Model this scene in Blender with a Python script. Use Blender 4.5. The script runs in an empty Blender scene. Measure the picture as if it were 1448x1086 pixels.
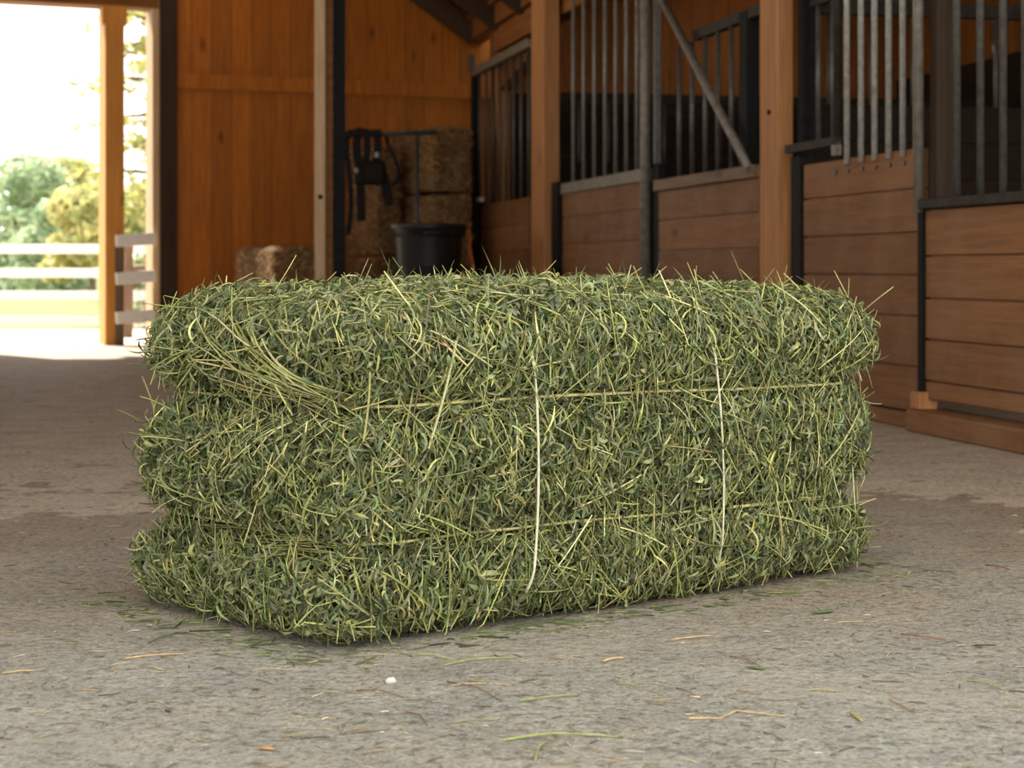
import bpy, bmesh, math, random
import numpy as np
from mathutils import Vector, Matrix

random.seed(7)
rng = np.random.default_rng(11)
sc = bpy.context.scene
COL = sc.collection
F, H, HOR = 2600.0, 0.55, 380.0          # focal length in pixels, camera height, horizon row of a 1448 x 1086 frame


def G(px, py):
    """floor point seen at a pixel"""
    Y = F * H / (py - HOR)
    return Vector(((px - 724) * Y / F, Y, 0.0))


def W(px, py, Y):
    return Vector(((px - 724) * Y / F, Y, H + (HOR - py) * Y / F))


# ------------------------------------------------------------------ materials
def new_mat(name):
    m = bpy.data.materials.new(name)
    m.use_nodes = True
    nt = m.node_tree
    for n in list(nt.nodes):
        nt.nodes.remove(n)
    out = nt.nodes.new('ShaderNodeOutputMaterial')
    b = nt.nodes.new('ShaderNodeBsdfPrincipled')
    nt.links.new(b.outputs[0], out.inputs[0])
    return m, nt, b, out


def N(nt, t, **kw):
    n = nt.nodes.new(t)
    for k, v in kw.items():
        setattr(n, k, v)
    return n


def noise(nt, vec, scale, detail=4, rough=.55):
    n = N(nt, 'ShaderNodeTexNoise')
    n.inputs['Scale'].default_value = scale
    n.inputs['Detail'].default_value = detail
    n.inputs['Roughness'].default_value = rough
    if vec is not None:
        nt.links.new(vec, n.inputs['Vector'])
    return n.outputs['Fac']


def ramp(nt, fac, stops):
    r = N(nt, 'ShaderNodeValToRGB')
    e = r.color_ramp.elements
    while len(e) < len(stops):
        e.new(.5)
    for i, (p, c) in enumerate(stops):
        e[i].position = p
        e[i].color = (c[0], c[1], c[2], 1)
    nt.links.new(fac, r.inputs[0])
    return r.outputs[0]


def mapped(nt, scale, kind='Object'):
    tc = N(nt, 'ShaderNodeTexCoord')
    mp = N(nt, 'ShaderNodeMapping')
    mp.inputs['Scale'].default_value = scale
    nt.links.new(tc.outputs[kind], mp.inputs['Vector'])
    return mp.outputs[0]


def mixc(nt, fac, a, b, mode='MIX'):
    m = N(nt, 'ShaderNodeMix', data_type='RGBA', blend_type=mode)
    for sock, v in ((m.inputs[0], fac), (m.inputs[6], a), (m.inputs[7], b)):
        if isinstance(v, (int, float)):
            sock.default_value = v
        elif isinstance(v, (tuple, list)):
            sock.default_value = (v[0], v[1], v[2], 1)
        else:
            nt.links.new(v, sock)
    return m.outputs[2]


def math_(nt, op, a, b=None):
    m = N(nt, 'ShaderNodeMath', operation=op)
    for i, v in enumerate((a, b)):
        if v is None:
            continue
        if isinstance(v, (int, float)):
            m.inputs[i].default_value = v
        else:
            nt.links.new(v, m.inputs[i])
    return m.outputs[0]


def bump(nt, h, strength, dist, bsdf):
    b = N(nt, 'ShaderNodeBump')
    b.inputs['Strength'].default_value = strength
    b.inputs['Distance'].default_value = dist
    nt.links.new(h, b.inputs['Height'])
    nt.links.new(b.outputs[0], bsdf.inputs['Normal'])


def wood(name, light, dark, axis, rough=.6, knots=True, wear=None):
    """grain runs along local axis 0/1/2; 'tint' on the mesh varies board by board"""
    m, nt, b, _ = new_mat(name)
    s = [14, 14, 14]
    s[axis] = .9
    v = mapped(nt, s)
    g = noise(nt, v, 3.0, 6, .62)
    s2 = [60, 60, 60]
    s2[axis] = 2.0
    fine = noise(nt, mapped(nt, s2), 2.2, 3, .6)
    c = ramp(nt, g, [(.3, dark), (.68, light)])
    at = N(nt, 'ShaderNodeAttribute', attribute_name='tint')
    hv = N(nt, 'ShaderNodeHueSaturation')
    nt.links.new(c, hv.inputs['Color'])
    nt.links.new(math_(nt, 'ADD', math_(nt, 'MULTIPLY', at.outputs['Fac'], .32), .84), hv.inputs['Value'])
    c = hv.outputs[0]
    c = mixc(nt, .35, c, ramp(nt, fine, [(.3, (.35, .3, .25)), (.7, (1, 1, 1))]), 'MULTIPLY')
    if knots:
        s3 = [5, 5, 5]
        s3[axis] = 2.2
        vo = N(nt, 'ShaderNodeTexVoronoi')
        vo.inputs['Scale'].default_value = 1.0
        nt.links.new(mapped(nt, s3), vo.inputs['Vector'])
        k = ramp(nt, vo.outputs['Distance'], [(.05, (.25, .2, .15)), (.16, (1, 1, 1))])
        c = mixc(nt, .7, c, k, 'MULTIPLY')
    if wear:
        wn = noise(nt, mapped(nt, (1.3, 1.3, 1.3)), 2.0, 5, .65)
        c = mixc(nt, ramp(nt, wn, [(.45, (0, 0, 0)), (.75, (.7, .7, .7))]), c, wear)
    nt.links.new(c, b.inputs['Base Color'])
    b.inputs['Roughness'].default_value = rough
    b.inputs['Specular IOR Level'].default_value = .3
    bump(nt, fine, .25, .004, b)
    return m


def plain(name, col, rough=.5, metal=0.0, var=.25, scale=18, bumpy=.1, spec=.5):
    m, nt, b, _ = new_mat(name)
    n = noise(nt, mapped(nt, (1, 1, 1)), scale, 5, .6)
    d = tuple(x * (1 - var) for x in col)
    l = tuple(min(1, x * (1 + var)) for x in col)
    nt.links.new(ramp(nt, n, [(.3, d), (.7, l)]), b.inputs['Base Color'])
    b.inputs['Roughness'].default_value = rough
    b.inputs['Metallic'].default_value = metal
    b.inputs['Specular IOR Level'].default_value = spec
    if bumpy:
        bump(nt, n, bumpy, .004, b)
    return m


def blade_mat(name, rough=.5, trans=.18, spec=.45):
    """colour of each blade, leaf or stem comes with the mesh (its own random hue)"""
    m, nt, b, out = new_mat(name)
    at = N(nt, 'ShaderNodeAttribute', attribute_name='hue')
    n = noise(nt, mapped(nt, (1, 1, 1)), 260, 2, .5)
    c = mixc(nt, .6, at.outputs['Color'], ramp(nt, n, [(.3, (.55, .55, .5)), (.7, (1.42, 1.42, 1.36))]), 'MULTIPLY')
    nt.links.new(c, b.inputs['Base Color'])
    b.inputs['Roughness'].default_value = rough
    b.inputs['Specular IOR Level'].default_value = spec
    if trans > 0:
        t = N(nt, 'ShaderNodeBsdfTranslucent')
        nt.links.new(c, t.inputs['Color'])
        mx = N(nt, 'ShaderNodeMixShader')
        mx.inputs[0].default_value = trans
        nt.links.new(b.outputs[0], mx.inputs[1])
        nt.links.new(t.outputs[0], mx.inputs[2])
        nt.links.new(mx.outputs[0], out.inputs[0])
    return m


M = {}
M['wall_wood'] = wood('wall_wood', (.50, .165, .014), (.33, .098, .007), 2)
M['door_wood'] = wood('door_wood', (.285, .126, .043), (.190, .078, .024), 0, .65, True, (.27, .15, .075))
M['post_wood'] = wood('post_wood', (.53, .25, .094), (.38, .165, .055), 2, .65, True)
M['beam_wood'] = wood('beam_wood', (.30, .120, .028), (.17, .060, .012), 0, .65)
M['dark_beam'] = wood('dark_beam', (.075, .038, .018), (.04, .02, .01), 0, .7)
M['stall_shade_wood'] = wood('stall_shade_wood', (.030, .015, .006), (.016, .008, .003), 0, .8)  # near-black boards: the dimness inside the stalls is put into the colour
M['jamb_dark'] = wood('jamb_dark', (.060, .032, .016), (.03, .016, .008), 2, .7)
M['stall_wood'] = wood('stall_wood', (.36, .125, .018), (.20, .066, .009), 2)  # wall wood in a darker copy, dimmed by colour for the stall interior
M['worn_rail'] = wood('worn_rail', (.24, .155, .09), (.15, .09, .05), 0)
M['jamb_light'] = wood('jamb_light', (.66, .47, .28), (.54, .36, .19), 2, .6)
M['entry_post'] = wood('entry_post', (.78, .36, .075), (.60, .25, .04), 2, .6)
M['fence_brown'] = wood('fence_brown', (.24, .17, .12), (.13, .09, .065), 2, .8)
M['black_steel'] = plain('black_steel', (.012, .012, .011), .65, .0, .3, 30, .15, .1)
M['bar_steel'] = plain('bar_steel', (.36, .345, .30), .36, .15, .3, 40, .15)
M['bar_mid'] = plain('bar_mid', (.20, .185, .155), .4, .15, .3, 40, .15)
M['bar_dark'] = plain('bar_dark', (.085, .078, .066), .42, .2, .35, 40, .15)
M['rail_steel'] = plain('rail_steel', (.19, .165, .13), .5, .2, .35, 25, .2)
M['rust_rail'] = plain('rust_rail', (.030, .023, .015), .65, .1, .5, 18, .25, .25)
M['white_paint'] = plain('white_paint', (.88, .88, .86), .5, 0, .05, 20, .1)
M['tub_plastic'] = plain('tub_plastic', (.012, .012, .012), .38, 0, .25, 12, .12, .35)
M['leather'] = plain('leather', (.012, .010, .009), .6, 0, .4, 40, .25, .1)
M['chrome'] = plain('chrome', (.55, .53, .5), .3, 1.0, .1, 30, .0)
M['orange_strap'] = plain('orange_strap', (.45, .10, .015), .55, 0, .25, 40, .2)
M['stand_steel'] = plain('stand_steel', (.06, .068, .075), .45, .5, .25, 40, .1)
M['core'] = plain('core', (.010, .014, .005), .9, 0, .4, 60, .5, .1)  # near-black, so the shade between the blades is in the colour
M['straw_core'] = plain('straw_core', (.20, .115, .050), .9, 0, .45, 22, .8, .1)
M['hay'] = blade_mat('hay', .42, .14, .5)
M['hay_stem'] = blade_mat('hay_stem', .42, .1, .5)
M['straw'] = blade_mat('straw', .7, .15, .25)
M['leafage'] = blade_mat('leafage', .6, .45, .2)
M['twine_white'] = plain('twine_white', (.74, .70, .50), .6, 0, .18, 220, .5)
M['twine_straw'] = plain('twine_straw', (.60, .54, .23), .6, 0, .25, 180, .5)
M['bark'] = plain('bark', (.16, .11, .075), .9, 0, .4, 12, .6)
M['stone'] = plain('stone', (.62, .58, .52), .8, 0, .2, 6, .4)
M['roof_wood'] = wood('roof_wood', (.26, .12, .04), (.16, .07, .02), 1)


def floor_mat():
    m, nt, b, _ = new_mat('worn_concrete')
    v = mapped(nt, (1, 1, 1))
    big = noise(nt, v, .9, 5, .6)
    mid = noise(nt, mapped(nt, (1.0, 1.1, 1)), 7, 6, .62)
    fine = noise(nt, mapped(nt, (1, .8, 1)), 62, 5, .65)
    grit = noise(nt, mapped(nt, (1, .75, 1)), 170, 4, .6)
    flakes = N(nt, 'ShaderNodeTexVoronoi', feature='F1')
    flakes.inputs['Scale'].default_value = 85
    flakes.inputs['Randomness'].default_value = 1
    nt.links.new(mapped(nt, (1, .9, 1)), flakes.inputs['Vector'])
    # tone by depth: warm bounce and far door-light sheen painted into the floor colour
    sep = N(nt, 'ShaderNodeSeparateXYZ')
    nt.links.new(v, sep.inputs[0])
    depth_tone = math_(nt, 'ADD', math_(nt, 'MULTIPLY', sep.outputs['Y'], .24), math_(nt, 'MULTIPLY', math_(nt, 'SUBTRACT', big, .5), 1.1))
    depth_tone = math_(nt, 'ADD', depth_tone, math_(nt, 'MULTIPLY', math_(nt, 'SUBTRACT', mid, .5), .7))
    base = ramp(nt, depth_tone, [(.42, (.315, .308, .268)), (.75, (.300, .265, .208)), (1.25, (.285, .213, .150)), (2.0, (.47, .39, .30))])
    c = mixc(nt, .85, base, ramp(nt, fine, [(.36, (.50, .45, .40)), (.47, (.97, .97, .96)), (.60, (1.12, 1.12, 1.11)), (.68, (1.45, 1.45, 1.43))]), 'MULTIPLY')
    c = mixc(nt, .55, c, ramp(nt, grit, [(.36, (.5, .46, .42)), (.48, (1, 1, 1)), (.66, (1.35, 1.35, 1.35))]), 'MULTIPLY')
    c = mixc(nt, .55, c, ramp(nt, mid, [(.36, (.66, .64, .61)), (.62, (1.15, 1.15, 1.15))]), 'MULTIPLY')
    # pale worn patches of bare concrete along the aisle
    pat = noise(nt, mapped(nt, (1.1, 1.9, 1)), 1.25, 6, .68)
    c = mixc(nt, ramp(nt, pat, [(.50, (0, 0, 0)), (.78, (.7, .7, .7))]), c, (.46, .41, .34))
    nt.links.new(c, b.inputs['Base Color'])
    b.inputs['Roughness'].default_value = .68
    b.inputs['Specular IOR Level'].default_value = .35
    h = math_(nt, 'ADD', math_(nt, 'MULTIPLY', fine, .7), math_(nt, 'MULTIPLY', grit, .35))
    h = math_(nt, 'ADD', h, math_(nt, 'MULTIPLY', mid, 1.3))
    h = math_(nt, 'ADD', h, math_(nt, 'MULTIPLY', flakes.outputs['Distance'], .25))
    bump(nt, h, .9, .014, b)
    return m


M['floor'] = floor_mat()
M['grass'] = plain('grass', (.165, .175, .075), .9, 0, .3, .6, .0, .1)
M['apron'] = plain('apron', (.62, .58, .50), .9, 0, .15, 2.5, .3, .1)


# ------------------------------------------------------------------ mesh helpers
class MB:
    def __init__(self):
        self.v, self.f, self.t, self.sm = [], [], [], []

    def box(self, x0, x1, y0, y1, z0, z1, tint=None, R=None, c=None):
        tint = random.random() if tint is None else tint
        b = len(self.v)
        for x in (x0, x1):
            for y in (y0, y1):
                for z in (z0, z1):
                    p = Vector((x, y, z))
                    if R is not None:
                        p = R @ p
                    if c is not None:
                        p = p + c
                    self.v.append(p)
                    self.t.append(tint)
        for q in ((0, 1, 3, 2), (4, 6, 7, 5), (0, 4, 5, 1), (2, 3, 7, 6), (0, 2, 6, 4), (1, 5, 7, 3)):
            self.f.append([b + i for i in q])
            self.sm.append(False)
        return self

    def beam(self, p, q, w, h, tint=None, up=(0, 0, 1)):
        p, q = Vector(p), Vector(q)
        x = (q - p)
        L = x.length
        x.normalize()
        z = Vector(up)
        y = z.cross(x)
        y.normalize()
        z = x.cross(y)
        R = Matrix((x, y, z)).transposed()
        return self.box(0, L, -w / 2, w / 2, -h / 2, h / 2, tint, R, p)

    def tube(self, pts, r, n=8, cap=True, tint=None, flat=1.0):
        tint = random.random() if tint is None else tint
        pts = [Vector(p) for p in pts]
        rs = r if isinstance(r, (list, tuple)) else [r] * len(pts)
        up = None
        b0 = len(self.v)
        for i, p in enumerate(pts):
            t = (pts[min(i + 1, len(pts) - 1)] - pts[max(i - 1, 0)])
            t.normalize()
            if up is None:
                a = Vector((0, 0, 1)) if abs(t.z) < .9 else Vector((0, 1, 0))
                up = (a - t * a.dot(t)).normalized()
            else:
                up = (up - t * up.dot(t)).normalized()
            s = t.cross(up)
            for k in range(n):
                a = 2 * math.pi * k / n
                self.v.append(p + (up * math.cos(a) + s * math.sin(a) * flat) * rs[i])
                self.t.append(tint)
        for i in range(len(pts) - 1):
            for k in range(n):
                a, c = b0 + i * n + k, b0 + i * n + (k + 1) % n
                self.f.append([a, c, c + n, a + n])
                self.sm.append(True)
        if cap:
            self.f.append([b0 + k for k in range(n)][::-1])
            self.f.append([b0 + (len(pts) - 1) * n + k for k in range(n)])
            self.sm += [False, False]
        return self

    def lathe(self, prof, n=40, c=(0, 0, 0)):
        b0 = len(self.v)
        for r, z in prof:
            for k in range(n):
                a = 2 * math.pi * k / n
                self.v.append(Vector((c[0] + r * math.cos(a), c[1] + r * math.sin(a), c[2] + z)))
                self.t.append(.5)
        for i in range(len(prof) - 1):
            for k in range(n):
                a, d = b0 + i * n + k, b0 + i * n + (k + 1) % n
                self.f.append([a, d, d + n, a + n])
                self.sm.append(True)
        return self

    def prism(self, poly, z0, z1):
        b, n = len(self.v), len(poly)
        for z in (z0, z1):
            for x, y in poly:
                self.v.append(Vector((x, y, z)))
                self.t.append(.5)
        self.f += [[b + i for i in range(n)][::-1], [b + n + i for i in range(n)]]
        self.f += [[b + i, b + (i + 1) % n, b + n + (i + 1) % n, b + n + i] for i in range(n)]
        self.sm += [False] * (n + 2)
        return self

    def build(self, name, mat, parent=None, bevel=0.0, kind=None, label=None):
        me = bpy.data.meshes.new(name)
        me.from_pydata([tuple(v) for v in self.v], [], self.f)
        me.polygons.foreach_set('use_smooth', self.sm)
        at = me.attributes.new('tint', 'FLOAT', 'POINT')
        at.data.foreach_set('value', self.t)
        me.materials.append(mat)
        me.update()
        o = bpy.data.objects.new(name, me)
        COL.objects.link(o)
        if parent is not None:
            o.parent = parent
        if bevel:
            md = o.modifiers.new('edge', 'BEVEL')
            md.width = bevel
            md.segments = 2
            md.limit_method = 'ANGLE'
        if kind:
            o['kind'] = kind
        if label:
            o['label'] = label
        return o


def tag(o, label, cat, group=None, kind=None):
    o['label'] = label
    o['category'] = cat
    if group:
        o['group'] = group
    if kind:
        o['kind'] = kind
    return o


def thing(name, label, cat, loc=(0, 0, 0), rz=0.0, group=None):
    o = bpy.data.objects.new(name, None)
    o.empty_display_size = .1
    COL.objects.link(o)
    o.location = loc
    o.rotation_euler = (0, 0, rz)
    return tag(o, label, cat, group)


def mesh_np(name, verts, faces, hue, mat, parent=None, smooth=True, kind=None):
    """verts (n,3), faces (m,4), hue (n,3) with numpy"""
    me = bpy.data.meshes.new(name)
    nv, nf = len(verts), len(faces)
    me.vertices.add(nv)
    me.vertices.foreach_set('co', np.asarray(verts, np.float32).ravel())
    k = faces.shape[1]
    me.loops.add(nf * k)
    me.loops.foreach_set('vertex_index', faces.astype(np.int32).ravel())
    me.polygons.add(nf)
    me.polygons.foreach_set('loop_start', np.arange(0, nf * k, k, dtype=np.int32))
    me.polygons.foreach_set('use_smooth', np.full(nf, smooth))
    me.update(calc_edges=True)
    at = me.attributes.new('hue', 'FLOAT_COLOR', 'POINT')
    at.data.foreach_set('color', np.concatenate([hue, np.ones((nv, 1))], 1).astype(np.float32).ravel())
    me.materials.append(mat)
    o = bpy.data.objects.new(name, me)
    COL.objects.link(o)
    if parent is not None:
        o.parent = parent
    if kind:
        o['kind'] = kind
    return o


# ------------------------------------------------------------------ blades: ribbons and stems with numpy
def unit(a):
    return a / np.maximum(np.linalg.norm(a, axis=-1, keepdims=True), 1e-9)


def ribbons(p, tau, nrm, L, Wd, kappa, lift, tilt, twist, col, nseg=5, shape='blade', fold=.0, zmin=None):
    """a ribbon per row: middle p, direction tau, surface normal nrm, length, width, in-plane curl, lift off the surface"""
    n = len(p)
    s = np.linspace(0, 1, nseg + 1)
    beta = np.cross(nrm, tau)
    # the centre line bends through an arc of angle kappa
    a = kappa[:, None] * (s - .5)[None]
    kk = np.where(np.abs(kappa) < 1e-3, 1e-3, kappa)[:, None]
    x = np.sin(a) / kk * L[:, None]
    y = (1 - np.cos(a)) / kk * L[:, None]
    z = lift[:, None] * np.sin(np.pi * s)[None] + tilt[:, None] * (s - .5)[None] * L[:, None]
    c = p[:, None] + tau[:, None] * x[..., None] + beta[:, None] * y[..., None] + nrm[:, None] * z[..., None]
    t = unit(np.gradient(c, axis=1))
    w0 = unit(np.cross(nrm[:, None], t))
    m0 = np.cross(t, w0)
    ang = twist[:, :1] + twist[:, 1:2] * (s - .5)[None]
    w = w0 * np.cos(ang)[..., None] + m0 * np.sin(ang)[..., None]
    if shape == 'leaf':
        prof = np.sin(np.pi * np.clip(s * .92 + .06, 0, 1)) ** .8
    elif shape == 'stem':
        prof = np.full_like(s, 1.0)
        prof[0] = prof[-1] = .7
    else:
        prof = np.minimum(1, 4.5 * (1 - s)) * np.minimum(1, .45 + 3 * s)
        prof[-1] = .12
    half = Wd[:, None] * prof[None] * .5
    A = c - w * half[..., None]
    B = c + w * half[..., None]
    if shape == 'stem':
        C = c + np.cross(t, w) * half[..., None] * 1.5
        V = np.stack([A, C, B], 2)
        k = 3
    else:
        V = np.stack([A, B], 2)
        k = 2
    if zmin is not None:
        V[..., 2] = np.maximum(V[..., 2], zmin)
    idx = np.arange(n * (nseg + 1) * k).reshape(n, nseg + 1, k)
    fs = []
    for j in range(k if k == 3 else 1):
        j2 = (j + 1) % k
        fs.append(np.stack([idx[:, :-1, j], idx[:, :-1, j2], idx[:, 1:, j2], idx[:, 1:, j]], -1).reshape(-1, 4))
    hue = np.repeat(col, (nseg + 1) * k, 0)
    return V.reshape(-1, 3), np.concatenate(fs), hue


def join(parts):
    vs, fs, hs, off = [], [], [], 0
    for v, f, h in parts:
        vs.append(v)
        fs.append(f + off)
        hs.append(h)
        off += len(v)
    return np.concatenate(vs), np.concatenate(fs), np.concatenate(hs)


def pick(cols, n, jit=.26):
    cols = np.asarray(cols)
    w = cols[:, 3] / cols[:, 3].sum()
    c = cols[rng.choice(len(cols), n, p=w), :3]
    return c * (1 + rng.normal(0, jit, (n, 1))).clip(.4, 1.7) * (1 + rng.normal(0, .05, (n, 3)))


class Bale:
    """rounded block, local frame x along, y across, z up, with pinched rings where twine cuts in"""

    def __init__(s, L, Wd, Ht, r=.05, rings=(), pinch=.02, dome=0.0, skew=0.0, seed=1, taper=0.0):
        s.L, s.W, s.H, s.r, s.rings, s.pinch, s.dome, s.skew = L, Wd, Ht, r, rings, pinch, dome, skew
        s.taper = taper
        s.ph = np.random.default_rng(seed).uniform(0, 6.28, 24)

    def shape(s, q):
        """q on the box surface -> (position, normal)"""
        D = np.array([s.L, s.W, s.H])
        core = np.clip(q, s.r, D - s.r)
        d = q - core
        nrm = unit(d)
        p = core + nrm * s.r
        hor = nrm.copy()
        hor[:, 2] = 0
        lump = np.zeros(len(q))
        for i in range(6):
            k = np.array([math.cos(s.ph[i]) * 9, math.sin(s.ph[i]) * 9, math.cos(s.ph[i + 6]) * 9]) * (1 + i * .55)
            lump += np.sin(p @ k + s.ph[i + 12]) / (1 + i * .6)
        p = p + nrm * (lump * .0042)[:, None]
        endness = np.clip((.12 - p[:, 0]) / .12, 0, 1) + np.clip((p[:, 0] - s.L + .12) / .12, 0, 1)
        for i, zc in enumerate(s.rings):
            w = .020 + .008 * endness
            dd = s.pinch * (.7 + 1.8 * endness)
            g = np.exp(-((p[:, 2] - zc) / w) ** 2)
            p = p - hor * (dd * g)[:, None]
        if s.rings:
            # tiers bulge between the rings
            zs = [0] + list(s.rings) + [s.H]
            for a, b in zip(zs[:-1], zs[1:]):
                tt = np.clip((p[:, 2] - a) / (b - a), 0, 1)
                p = p + hor * (np.sin(np.pi * tt) * (.012 + .008 * endness) * ((p[:, 2] >= a) & (p[:, 2] < b)))[:, None]
        up = np.clip(p[:, 2] / s.H, 0, 1) ** 3
        xx, yy = p[:, 0] / s.L, p[:, 1] / s.W
        p[:, 2] += s.dome * up * np.clip(4 * xx * (1 - xx), 0, 1) * np.clip(.35 + 3.2 * yy * (1.1 - yy), 0, 1.3)
        p[:, 0] += s.skew * (p[:, 1])
        p[:, 0] += s.taper * p[:, 2] / s.H * np.clip(1 - p[:, 0] / (.5 * s.L), 0, 1)
        return p, nrm

    def sample(s, n, wts):
        """random points: front(y=0), left(x=0), top, right(x=L), back(y=W), bottom"""
        area = np.array([s.L * s.H, s.W * s.H, s.L * s.W, s.W * s.H, s.L * s.H, s.L * s.W]) * np.array(wts)
        f = rng.choice(6, n, p=area / area.sum())
        u, v = rng.random(n), rng.random(n)
        q = np.zeros((n, 3))
        X, Y, Z = u * s.L, v * s.W, v * s.H
        q[:, 0] = np.select([f == 1, f == 3], [0, s.L], X)
        q[:, 1] = np.select([f == 0, f == 4, f == 1, f == 3], [0, s.W, u * s.W, u * s.W], Y)
        q[:, 2] = np.select([f == 2, f == 5], [s.H, 0], Z)
        return q, f

    def core_mesh(s, name, mat, parent, inset, res=.025):
        bm = bmesh.new()
        bmesh.ops.create_cube(bm, size=1)
        for v in bm.verts:
            v.co = Vector(((v.co.x + .5) * s.L, (v.co.y + .5) * s.W, (v.co.z + .5) * s.H))
        bmesh.ops.subdivide_edges(bm, edges=bm.edges[:], cuts=26, use_grid_fill=True)
        me = bpy.data.meshes.new(name)
        bm.to_mesh(me)
        bm.free()
        co = np.zeros(len(me.vertices) * 3)
        me.vertices.foreach_get('co', co)
        p, nrm = s.shape(co.reshape(-1, 3))
        p = p - nrm * inset
        p[:, 2] = np.maximum(p[:, 2], .002)
        me.vertices.foreach_set('co', p.ravel())
        me.polygons.foreach_set('use_smooth', [True] * len(me.polygons))
        me.materials.append(mat)
        me.update()
        o = bpy.data.objects.new(name, me)
        COL.objects.link(o)
        o.parent = parent
        return o

    def tangent(s, nrm, ang):
        """direction in the surface: ang 0 = up the face (or along the bale on top)"""
        up = np.where(np.abs(nrm[:, 2:3]) > .75, np.array([[1.0, 0, 0]]), np.array([[0, 0, 1.0]]))
        t = unit(up - nrm * (up * nrm).sum(1, keepdims=True))
        b = np.cross(nrm, t)
        return t * np.cos(ang)[:, None] + b * np.sin(ang)[:, None]


# ================================================================== THE GREEN HAY BALE
FR = G(470, 924)
RT = G(1230, 806)
LT = G(186, 850)
ax = (RT - FR)
LB = ax.length
ax.normalize()
rzb = math.atan2(ax.y, ax.x)
ay = Vector((-ax.y, ax.x, 0))
WB = (LT - FR).dot(ay)
SK = (LT - FR).dot(ax) / WB
print('bale', LB, WB, SK, math.degrees(rzb))
HB = .497
hay = thing('hay_bale', 'large square bale of green hay tied with pale twine on the barn floor', 'hay bale', (FR.x, FR.y, 0), rzb)
B = Bale(LB, WB, HB, .062, (.145, .345), .020, .018, SK, 3, .058)
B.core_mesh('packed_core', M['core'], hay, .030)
WT = (1.0, 1.0, .95, .55, .35, .06)

GREEN = [(.125, .155, .058, 5), (.17, .20, .080, 5), (.23, .26, .115, 4), (.060, .082, .030, 4.5), (.29, .30, .125, 2), (.17, .21, .11, 3), (.36, .35, .13, 1)]
MIXED = [(.15, .19, .07, 4), (.22, .25, .09, 4), (.31, .32, .11, 4), (.41, .40, .13, 3), (.50, .46, .17, 1.6), (.24, .28, .14, 3), (.34, .36, .20, 2)]
STEMS = [(.50, .49, .19, 4), (.38, .40, .13, 4), (.60, .55, .24, 2.5), (.30, .34, .11, 3), (.66, .62, .36, 1.2), (.33, .24, .12, .35)]


def hay_layer(n, Lr, Wr, depth, cols, shape, seg, curl, spread, lift, tilt, wts=WT, jit=.34, twist=.9):
    q, f = B.sample(n, wts)
    ring_d = np.minimum(np.abs(q[:, 2] - .145), np.abs(q[:, 2] - .345))
    keep = ~((ring_d < .011) & ((f == 1) | (f == 3)) & (rng.random(n) < .75))
    q, f = q[keep], f[keep]
    ring_d = ring_d[keep]
    n = len(q)
    p, nrm = B.shape(q)
    ang = rng.normal(0, spread, n)
    ang = np.where(rng.random(n) < .18, rng.uniform(-math.pi, math.pi, n), ang)
    ang = np.where((f == 1) | (f == 2) | (f == 3), ang * 1.6 + rng.normal(0, .5, n), ang)
    ang += np.where(rng.random(n) < .5, math.pi, 0)
    ang = np.where((ring_d < .022) & (f != 2) & (rng.random(n) < .6), 1.57 + rng.normal(0, .35, n), ang)
    tau = B.tangent(nrm, ang)
    L = rng.uniform(*Lr, n)
    Lend = np.minimum(q[:, 1], WB - q[:, 1])
    L = np.where((f == 1) | (f == 3), np.minimum(L, .03 + .9 * np.maximum(Lend, 0)), L)
    Wd = rng.uniform(*Wr, n)
    d = rng.uniform(depth[0], depth[1], n)
    p = p + nrm * d[:, None]
    col = pick(cols, n, jit)
    k = rng.normal(0, curl, n)
    li = rng.normal(0, lift, n)
    ti = rng.normal(0, tilt, n)
    tw = np.stack([rng.normal(0, twist, n), rng.normal(0, 1.4, n)], 1)
    return ribbons(p, tau, nrm, L, Wd, k, li, ti, tw, col, seg, shape, zmin=.003)


parts = [
    hay_layer(24000, (.020, .046), (.0035, .0085), (-.030, .003), GREEN, 'leaf', 5, 1.6, .8, .007, .30),
    hay_layer(34000, (.022, .060), (.0016, .0042), (-.030, .007), GREEN, 'blade', 7, 2.3, .6, .007, .25),
    hay_layer(26000, (.024, .066), (.0014, .0036), (-.020, .010), MIXED, 'blade', 7, 1.7, .45, .007, .20),
    hay_layer(8000, (.012, .026), (.003, .0075), (-.006, .011), GREEN, 'leaf', 5, 2.0, 1.5, .006, .40),
]
v, f, h = join(parts)
mesh_np('leaves_and_blades', v, f, h, M['hay'], hay, kind='stuff')

parts = [
    hay_layer(2700, (.040, .100), (.0016, .0034), (-.012, .006), STEMS, 'stem', 6, .30, .75, .005, .10, twist=3),
    hay_layer(900, (.09, .19), (.0018, .0032), (-.004, .008), STEMS, 'stem', 8, .30, .8, .006, .05, (1, 1, .7, .5, .3, 0), twist=3),
    # strays that stand off the surface and break the outline
    hay_layer(330, (.04, .085), (.0014, .0026), (-.002, .004), STEMS, 'stem', 6, .5, 1.2, .004, .9, (.5, .9, 1.1, 1.1, .6, 0), twist=3),
    hay_layer(1500, (.03, .065), (.0014, .0028), (.0, .006), GREEN, 'blade', 6, 1.4, 1.2, .004, .8, (.5, 1.0, 1.0, 1.1, .6, 0)),
]


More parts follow.
